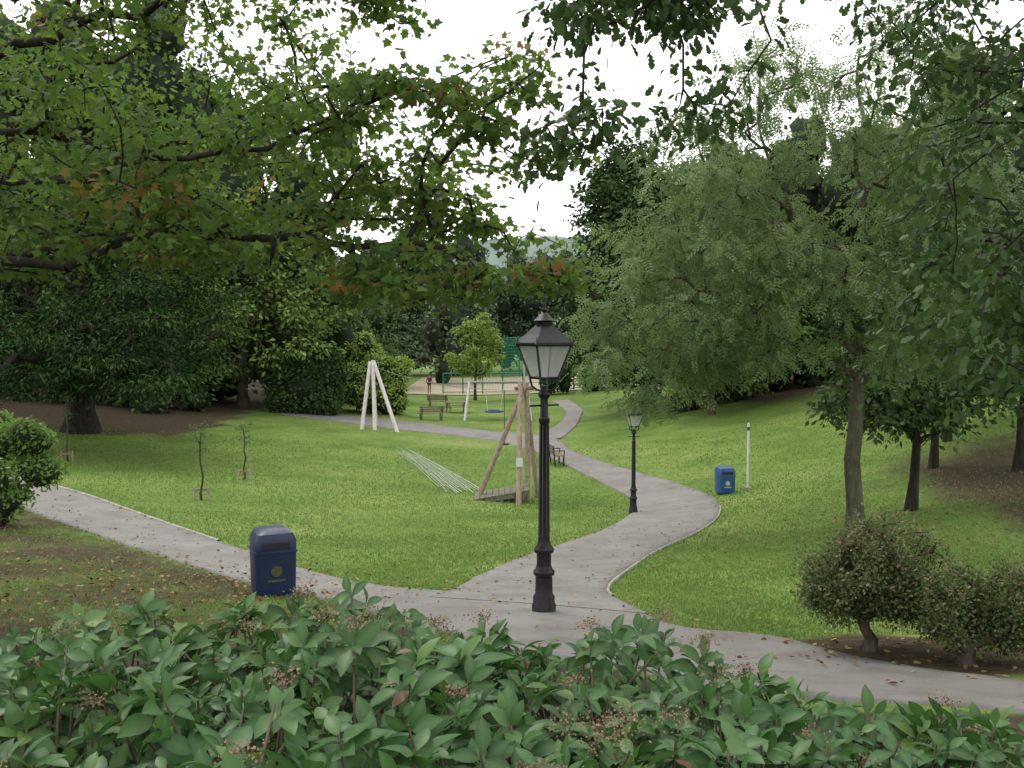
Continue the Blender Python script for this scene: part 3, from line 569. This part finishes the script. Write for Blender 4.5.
# ------------------------------------------------------------------ bins
def bin_(x,y,rot,c,c2,s=1):
    e=empty('litter_bin',(x,y,hz(x,y)),rot);e.scale=(s,s,s);B=simple('bin_paint',c,.4,.25,5,bmp=.05);D=simple('bin_dark',(.01,.012,.02),.6,.1)
    def rr(w,d,z,r=.07,n=4):
        o=[]
        for cx,cy,a0 in((w/2-r,d/2-r,0),(-w/2+r,d/2-r,90),(-w/2+r,-d/2+r,180),(w/2-r,-d/2+r,270)):
            for k in range(n+1):
                a=math.radians(a0+90*k/n);o.append((cx+r*math.cos(a),cy+r*math.sin(a),z))
        return o
    def loft(name,secs,mat):
        v=[];f=[];n=len(secs[0])
        for s in secs:v+=s
        for i in range(len(secs)-1):
            for k in range(n):f.append((i*n+k,i*n+(k+1)%n,(i+1)*n+(k+1)%n,(i+1)*n+k))
        f.append(tuple(range(n))[::-1]);f.append(tuple((len(secs)-1)*n+k for k in range(n)));o=pymesh(name,v,f,mat,e)
        for p in o.data.polygons:p.use_smooth=len(p.vertices)==4
        o.data.set_sharp_from_angle(angle=math.radians(35));return o
    loft('plinth',[rr(.46,.46,-.15),rr(.46,.46,.03)],D)
    loft('body',[rr(.50,.50,.03),rr(.54,.54,.05),rr(.56,.56,.62)],B)
    loft('rim',[rr(.585,.585,.62),rr(.59,.59,.635),rr(.585,.585,.65)],B)
    loft('hood',[rr(.56,.56,.65),rr(.56,.56,.78),rr(.48,.50,.88),rr(.34,.38,.92,.07)],B)
    box('aperture_front',(0,-.272,.725),(.38,.03,.10),D,e,bevel=.01);box('aperture_back',(0,.272,.725),(.38,.03,.10),D,e,bevel=.01)
    G=simple('bin_emblem',c2,.45,.3,30,0,0)
    lathe('emblem',[(0,0),(.075,0),(.075,.006),(0,.006)],20,G,e).matrix_local=Matrix.Translation((0,-.281,.38))@Matrix.Rotation(math.radians(92),4,'X')
    box('emblem_band',(0,-.281,.25),(.24,.008,.03),G,e,bevel=.002)
bin_(-3.4,13.35,math.radians(24),(.008,.021,.066),(.08,.07,.04),1.03);bin_(7.2,31.9,math.radians(8),(.02,.075,.22),(.45,.45,.36))
e=empty('marker_post',(7.95,31.8,hz(7.95,31.8)));lathe('post',[(.0,-.2),(.042,-.2),(.042,2.2),(.03,2.25),(0,2.26)],10,WHT,e);lathe('band',[(.045,2.0),(.045,2.12)],10,simple('post_band',(.05,.05,.05)),e)
box('base_collar',(0,0,.04),(.2,.2,.1),KERB,e)
# ------------------------------------------------------------------ zip line
WOOD=barkmat('weathered_wood',(.15,.115,.08),(.31,.25,.19),14);WPALE=barkmat('pale_wood',(.36,.34,.31),(.56,.54,.51),14);STEEL=simple('steel',(.3,.31,.32),.4,.1,10,.8)
e=empty('zip_line')
def foot(x,y,d=.2): return (x,y,hz(x,y)-d)
rod('near_leg_1',foot(.22,31.3),(.28,32.0,-1.8),.10,WOOD,e,.085);rod('near_leg_2',foot(.55,32.8),(.5,32.2,-1.8),.10,WOOD,e,.085)
rod('near_leg_3',foot(-1.25,32.8),(.42,32.15,-1.95),.10,WOOD,e,.085);rod('near_leg_4',foot(.95,34.0),(.45,32.3,-1.95),.09,WOOD,e,.08)
rod('near_crossbeam',(.1,32.0,-1.98),(.7,32.3,-1.98),.07,WOOD,e);box('notice_plate',(.25,31.42,-4.4),(.22,.02,.3),WHT,e,bevel=.003)
rod('far_leg_1',foot(-8.2,51.5),(-7.75,51.9,-1.75),.11,WPALE,e,.10);rod('far_leg_2',foot(-7.45,51.4),(-7.6,51.9,-1.7),.11,WPALE,e,.10)
rod('far_leg_3',foot(-6.15,51.2),(-7.55,51.9,-1.75),.11,WPALE,e,.10);rod('far_leg_4',foot(-7.7,53.6),(-7.65,52,-1.8),.11,WPALE,e,.10)
cab=[(.4,32.1,-2.05)]
for k in range(1,13):
    s=k/12;cab.append((.4-8.05*s,32.1+19.8*s,-2.05+.1*s-1.3*s*(1-s)))
v,f=tubes(cab[:-1],cab[1:],[.012]*12,[.012]*12,6);mkmesh('cable',v,f,STEEL,parent=e)
c6=cab[1];rod('trolley_rope',(c6[0],c6[1],c6[2]),(c6[0],c6[1],c6[2]-1.9),.015,STEEL,e)
lathe('rope_seat',[(0,0),(.16,0),(.18,.03),(.16,.06),(0,.06)],14,simple('rubber',(.015,.015,.015)),e,loc=(c6[0],c6[1],c6[2]-1.95))
e=empty('wooden_ramp');PLK=barkmat('deck_wood',(.09,.09,.06),(.2,.19,.14),10)
bx,by=-.35,32.7;zb=hz(bx,by)
for k in range(9):
    t=k/8;box('deck_plank',(bx-.85+1.7*t,by+.0,zb+.12+.3*t),(.2,1.5,.05),PLK,e,rot=(0,-.17,0),bevel=.006)
for sy in(-.7,.7):
    box('side_beam',(bx,by+sy,zb+.17),(1.75,.08,.14),PLK,e,rot=(0,-.17,0));box('leg',(bx+.75,by+sy,zb+.1),(.1,.1,.5),PLK,e);box('leg',(bx,by+sy,zb),(.1,.1,.4),PLK,e)
MAT_=simple('matting_rubber',(.30,.34,.29),.6,.35,3)
V=[];F=[]
for s in range(13):
    o=(s-6)/6;n_=40;s0=rng.uniform(0,.25);s1=rng.uniform(.8,1)
    a=np.array([(-5.6+.35*o,45.6)]);bb_=np.array([(-1.5+.75*o,33.0+.4*o)]);t=np.linspace(s0,s1,n_)[:,None];c=a*(1-t)+bb_*t+np.c_[.3*np.sin(t*3.1),0*t]+.03*n3(np.c_[t*20,t*0+s],1,s)[:,None]
    w=(.012+.014*t[:,0])*rng.uniform(.5,1.2)
    p=np.stack([np.c_[c[:,0]-w,c[:,1]],np.c_[c[:,0]+w,c[:,1]]],1).reshape(-1,2);z=H(p[:,0],p[:,1])+.05
    b0=len(V)
    V+=list(np.c_[p,z]);F+=[(b0+2*i,b0+2*i+1,b0+2*i+3,b0+2*i+2) for i in range(n_-1)]
mkmesh('ground_matting',np.array(V),np.array(F),MAT_)
def sapling(x,y,h,seed):
    rg=np.random.default_rng(seed);z=hz(x,y);t=np.c_[x+rg.normal(size=26)*.16,y+rg.normal(size=26)*.16,z+h*rg.uniform(.62,1.0,26)]
    e=tree('sapling',[(x,y,z-.05),(x+.02,y,z+h*.5),(x,y,z+h*.85)],None,0,.09,8,T_ell(.5),.07,M_MID,BARK,tr=(.035,.02),rt=.004,step=.2,seed=seed,targets=t)
    for s in(-.2,.2): rod('stake',(x+s,y,z-.1),(x+s,y,z+.38),.028,WOOD,e)
    box('cross_rail',(x,y,z+.3),(.46,.05,.06),WOOD,e)
    return e
sapling(-8.9,27,2.2,101);sapling(-9.2,32.4,2.0,102);sapling(-16.3,34.6,2.6,103)
BW=barkmat('bench_wood',(.14,.11,.08),(.26,.22,.17),10)
def bench(x,y,rot,w=1.6,name='park_bench'):
    e=empty(name,(x,y,hz(x,y)),rot)
    for k in range(4): box('seat_slat_%d'%(k+1),(0,-.18+.12*k,.45),(w,.1,.035),BW,e,bevel=.005)
    for k in range(3): box('back_slat_%d'%(k+1),(0,.25+.02*k,.58+.13*k),(w,.03,.1),BW,e,rot=(-.15,0,0),bevel=.005)
    for sx in(-1,1):
        X_=sx*(w/2-.15);box('front_leg',(X_,-.18,.16),(.06,.06,.55),BLK,e);box('back_leg',(X_,.24,.38),(.06,.05,.98),BLK,e,rot=(-.1,0,0));box('arm',(X_,.0,.66),(.05,.46,.04),BLK,e);box('arm_post',(X_,-.2,.55),(.04,.04,.24),BLK,e)
bench(-5.1,59.6,math.radians(200));bench(-5.6,72,math.radians(170));bench(2.0,41.6,math.radians(100),1.2)
e=empty('picnic_table',(-3.9,67,hz(-3.9,67)),.3)
for k in range(5): box('top_plank',(0,-.32+.16*k,.74),(1.7,.145,.04),BW,e)
for s in(-1,1):
    for k in range(2): box('seat_plank',(0,s*(.62+.14*k),.45),(1.7,.13,.04),BW,e)
    box('cross_bearer',(s*.6,0,.4),(.06,1.6,.08),BW,e)
    for q in(-1,1): rod('leg',(s*.6,q*.62,-.05),(s*.6,q*.22,.72),.045,BW,e)
e=empty('basket_swing');y0=61.3;zt=-3.35
for xx in(-2.75,.95):
    for s in(-1,1): rod('a_frame_leg',foot(xx+(-.3 if xx<0 else .3)*1,y0+s*.9),(xx,y0,zt),.075,WPALE,e)
rod('top_beam',(-2.8,y0,zt),(1.0,y0,zt),.075,WPALE,e)
BL=simple('swing_blue',(.02,.06,.22),.5)
R_=.55;cx=-1.15;zs=hz(cx,y0)+.55;a_=np.linspace(0,2*np.pi,25);pr=np.c_[cx+R_*np.cos(a_),y0+R_*np.sin(a_),zs+0*a_]
v,f=tubes(pr[:-1],pr[1:],[.06]*24,[.06]*24,8);mkmesh('basket_rim',v,f,BL,parent=e)
P0=[];P1=[]
for k in range(-4,5):
    q=k*.12;w_=math.sqrt(R_**2-q*q);P0+=[(cx-w_,y0+q,zs-.04),(cx+q,y0-w_,zs-.04)];P1+=[(cx+w_,y0+q,zs-.04),(cx+q,y0+w_,zs-.04)]
v,f=tubes(P0,P1,[.014]*len(P0),[.014]*len(P0),5);mkmesh('basket_net',v,f,BL,parent=e)
for sx in(-1,1):
    for sy in(-1,1): rod('chain',(cx+sx*.4,y0+sy*.38,zs),(cx+sx*.65,y0,zt),.014,STEEL,e)
# ------------------------------------------------------------------ sports court
CT=simple('court_surface',(.34,.29,.2),.9,.12,.6)
gx,gy=np.meshgrid(np.linspace(-10.5,9,50),np.linspace(86,111,60));z=H(gx,gy)+.06;i=np.arange(59)[:,None]*50+np.arange(49)[None]
mkmesh('court_surface',np.c_[gx.ravel(),gy.ravel(),z.ravel()],np.stack([i,i+1,i+51,i+50],2).reshape(-1,4),CT,smooth=True)
e=empty('court_fence');GN=simple('green_paint',(.02,.2,.11),.5,.1)
P0=[];P1=[];R=[]
def addr(a,b_,r): P0.append(a);P1.append(b_);R.append(r)
def panel(xa,ya,xb,yb,h,n,wr=.008):
    for k in range(n+1):
        s=k/n;x=xa+(xb-xa)*s;y=ya+(yb-ya)*s;z=hz(x,y);addr((x,y,z-.1),(x,y,z+h),.06)
    L=math.hypot(xb-xa,yb-ya)
    za=hz(xa,ya);zb_=hz(xb,yb)
    for zz,r in ((.15,.03),(h*.5,.025),(h,.05)): addr((xa,ya,za+zz),(xb,yb,zb_+zz),r)
    k=0
    while k*.14<L:
        s=k*.14/L;x=xa+(xb-xa)*s;y=ya+(yb-ya)*s;z=za+(zb_-za)*s;addr((x,y,z+.1),(x,y,z+h),wr);k+=1
    for q in range(int(h/.35)): addr((xa,ya,za+.2+q*.35),(xb,yb,zb_+.2+q*.35),wr)
panel(-6.4,88,1.0,87,1.9,4);panel(-1.2,110,9,110,4.6,5,.03);panel(1.0,87,8,87,1.9,3);panel(9,87,9,110,3,6)
v,f=tubes(P0,P1,R,R,5);mkmesh('fence_panels',v,f,GN,parent=e)
e=empty('floodlight_post',(1.1,86,hz(1.1,86)));lathe('post',[(0,-.2),(.09,-.2),(.07,3.7),(0,3.72)],10,WHT,e);box('lamp_head',(0,-.1,3.75),(.4,.2,.12),STEEL,e)
def person(x,y,rot):
    e=empty('standing_person',(x,y,hz(x,y)+.06),rot)
    J=[(0,0,.95),(0,0,1.12),(0,.0,1.32),(0,.01,1.44),(0,0,1.52),(0,-.01,1.6),(0,0,1.70),
       (-.1,0,.9),(-.12,-.08,.5),(-.12,.0,.09),(-.12,-.14,.04),(.1,0,.9),(.11,.05,.5),(.12,.14,.1),(.12,.02,.04),
       (-.19,0,1.40),(-.25,.03,1.13),(-.22,-.1,.9),(-.21,-.15,.82),(.19,0,1.40),(.25,.02,1.13),(.24,-.08,.9),(.23,-.12,.82)]
    Rr=[.15,.13,.16,.10,.055,.09,.085,.095,.062,.045,.04,.095,.062,.045,.04,.062,.045,.034,.035,.062,.045,.034,.035]
    E=[(0,1),(1,2),(2,3),(3,4),(4,5),(5,6),(0,7),(7,8),(8,9),(9,10),(0,11),(11,12),(12,13),(13,14),(3,15),(15,16),(16,17),(17,18),(3,19),(19,20),(20,21),(21,22)]
    me=bpy.data.meshes.new('body');me.from_pydata(J,E,[]);o=bpy.data.objects.new('body',me);col.objects.link(o);o.parent=e
    o.modifiers.new('s','SKIN');sv=me.skin_vertices[0].data
    for q,r in zip(sv,Rr): q.radius=(r,r*.8)
    sv[0].use_root=True
    s=o.modifiers.new('ss','SUBSURF');s.levels=2;s.render_levels=2
    m,nt,b=newmat('person_clothes');tc=nt.nodes.new('ShaderNodeTexCoord');sp=nt.nodes.new('ShaderNodeSeparateXYZ');nt.links.new(tc.outputs['Object'],sp.inputs[0])
    r=ramp(nt,[(0,(.02,.02,.02)),(.06,(.03,.03,.05)),(.55,(.14,.02,.08)),(.845,(.4,.24,.17)),(.945,(.04,.025,.015))],'CONSTANT')
    mm=nt.nodes.new('ShaderNodeMath');mm.operation='DIVIDE';mm.inputs[1].default_value=1.75;nt.links.new(sp.outputs[2],mm.inputs[0]);nt.links.new(mm.outputs[0],r.inputs[0]);nt.links.new(r.outputs[0],b.inputs['Base Color']);b.inputs['Roughness'].default_value=.8
    me.materials.append(m)
person(-7.6,87.2,.4)
# ------------------------------------------------------------------ light
w=bpy.data.worlds.new('World');scn.world=w;w.use_nodes=True;nt=w.node_tree;bg=nt.nodes['Background']
sk=nt.nodes.new('ShaderNodeTexSky');sk.sky_type='NISHITA';sk.sun_disc=False;sk.sun_elevation=math.radians(58);sk.sun_rotation=math.radians(-40);sk.dust_density=3
hs=nt.nodes.new('ShaderNodeHueSaturation');hs.inputs['Saturation'].default_value=.35;nt.links.new(sk.outputs[0],hs.inputs['Color'])
nt.links.new(mix(nt,.8,hs.outputs[0],(16.4,16.4,16.2)),bg.inputs['Color']);bg.inputs['Strength'].default_value=.13
sl=bpy.data.lights.new('sun','SUN');sl.energy=1.45;sl.angle=math.radians(20);sl.color=(1,.95,.87);so=bpy.data.objects.new('sun',sl);col.objects.link(so)
az=math.radians(-40);el=math.radians(58);dv=Vector((math.sin(az)*math.cos(el),math.cos(az)*math.cos(el),math.sin(el)));so.rotation_euler=dv.to_track_quat('Z','Y').to_euler()
cd=bpy.data.cameras.new('camera');cd.lens=33.4;cd.sensor_width=36;cd.clip_end=3000;cd.clip_start=.05
co=bpy.data.objects.new('camera',cd);col.objects.link(co);co.rotation_euler=(math.radians(90)-math.atan(54/950),0,0);scn.camera=co
scn.view_settings.view_transform='Standard';scn.view_settings.look='None';scn.view_settings.exposure=0
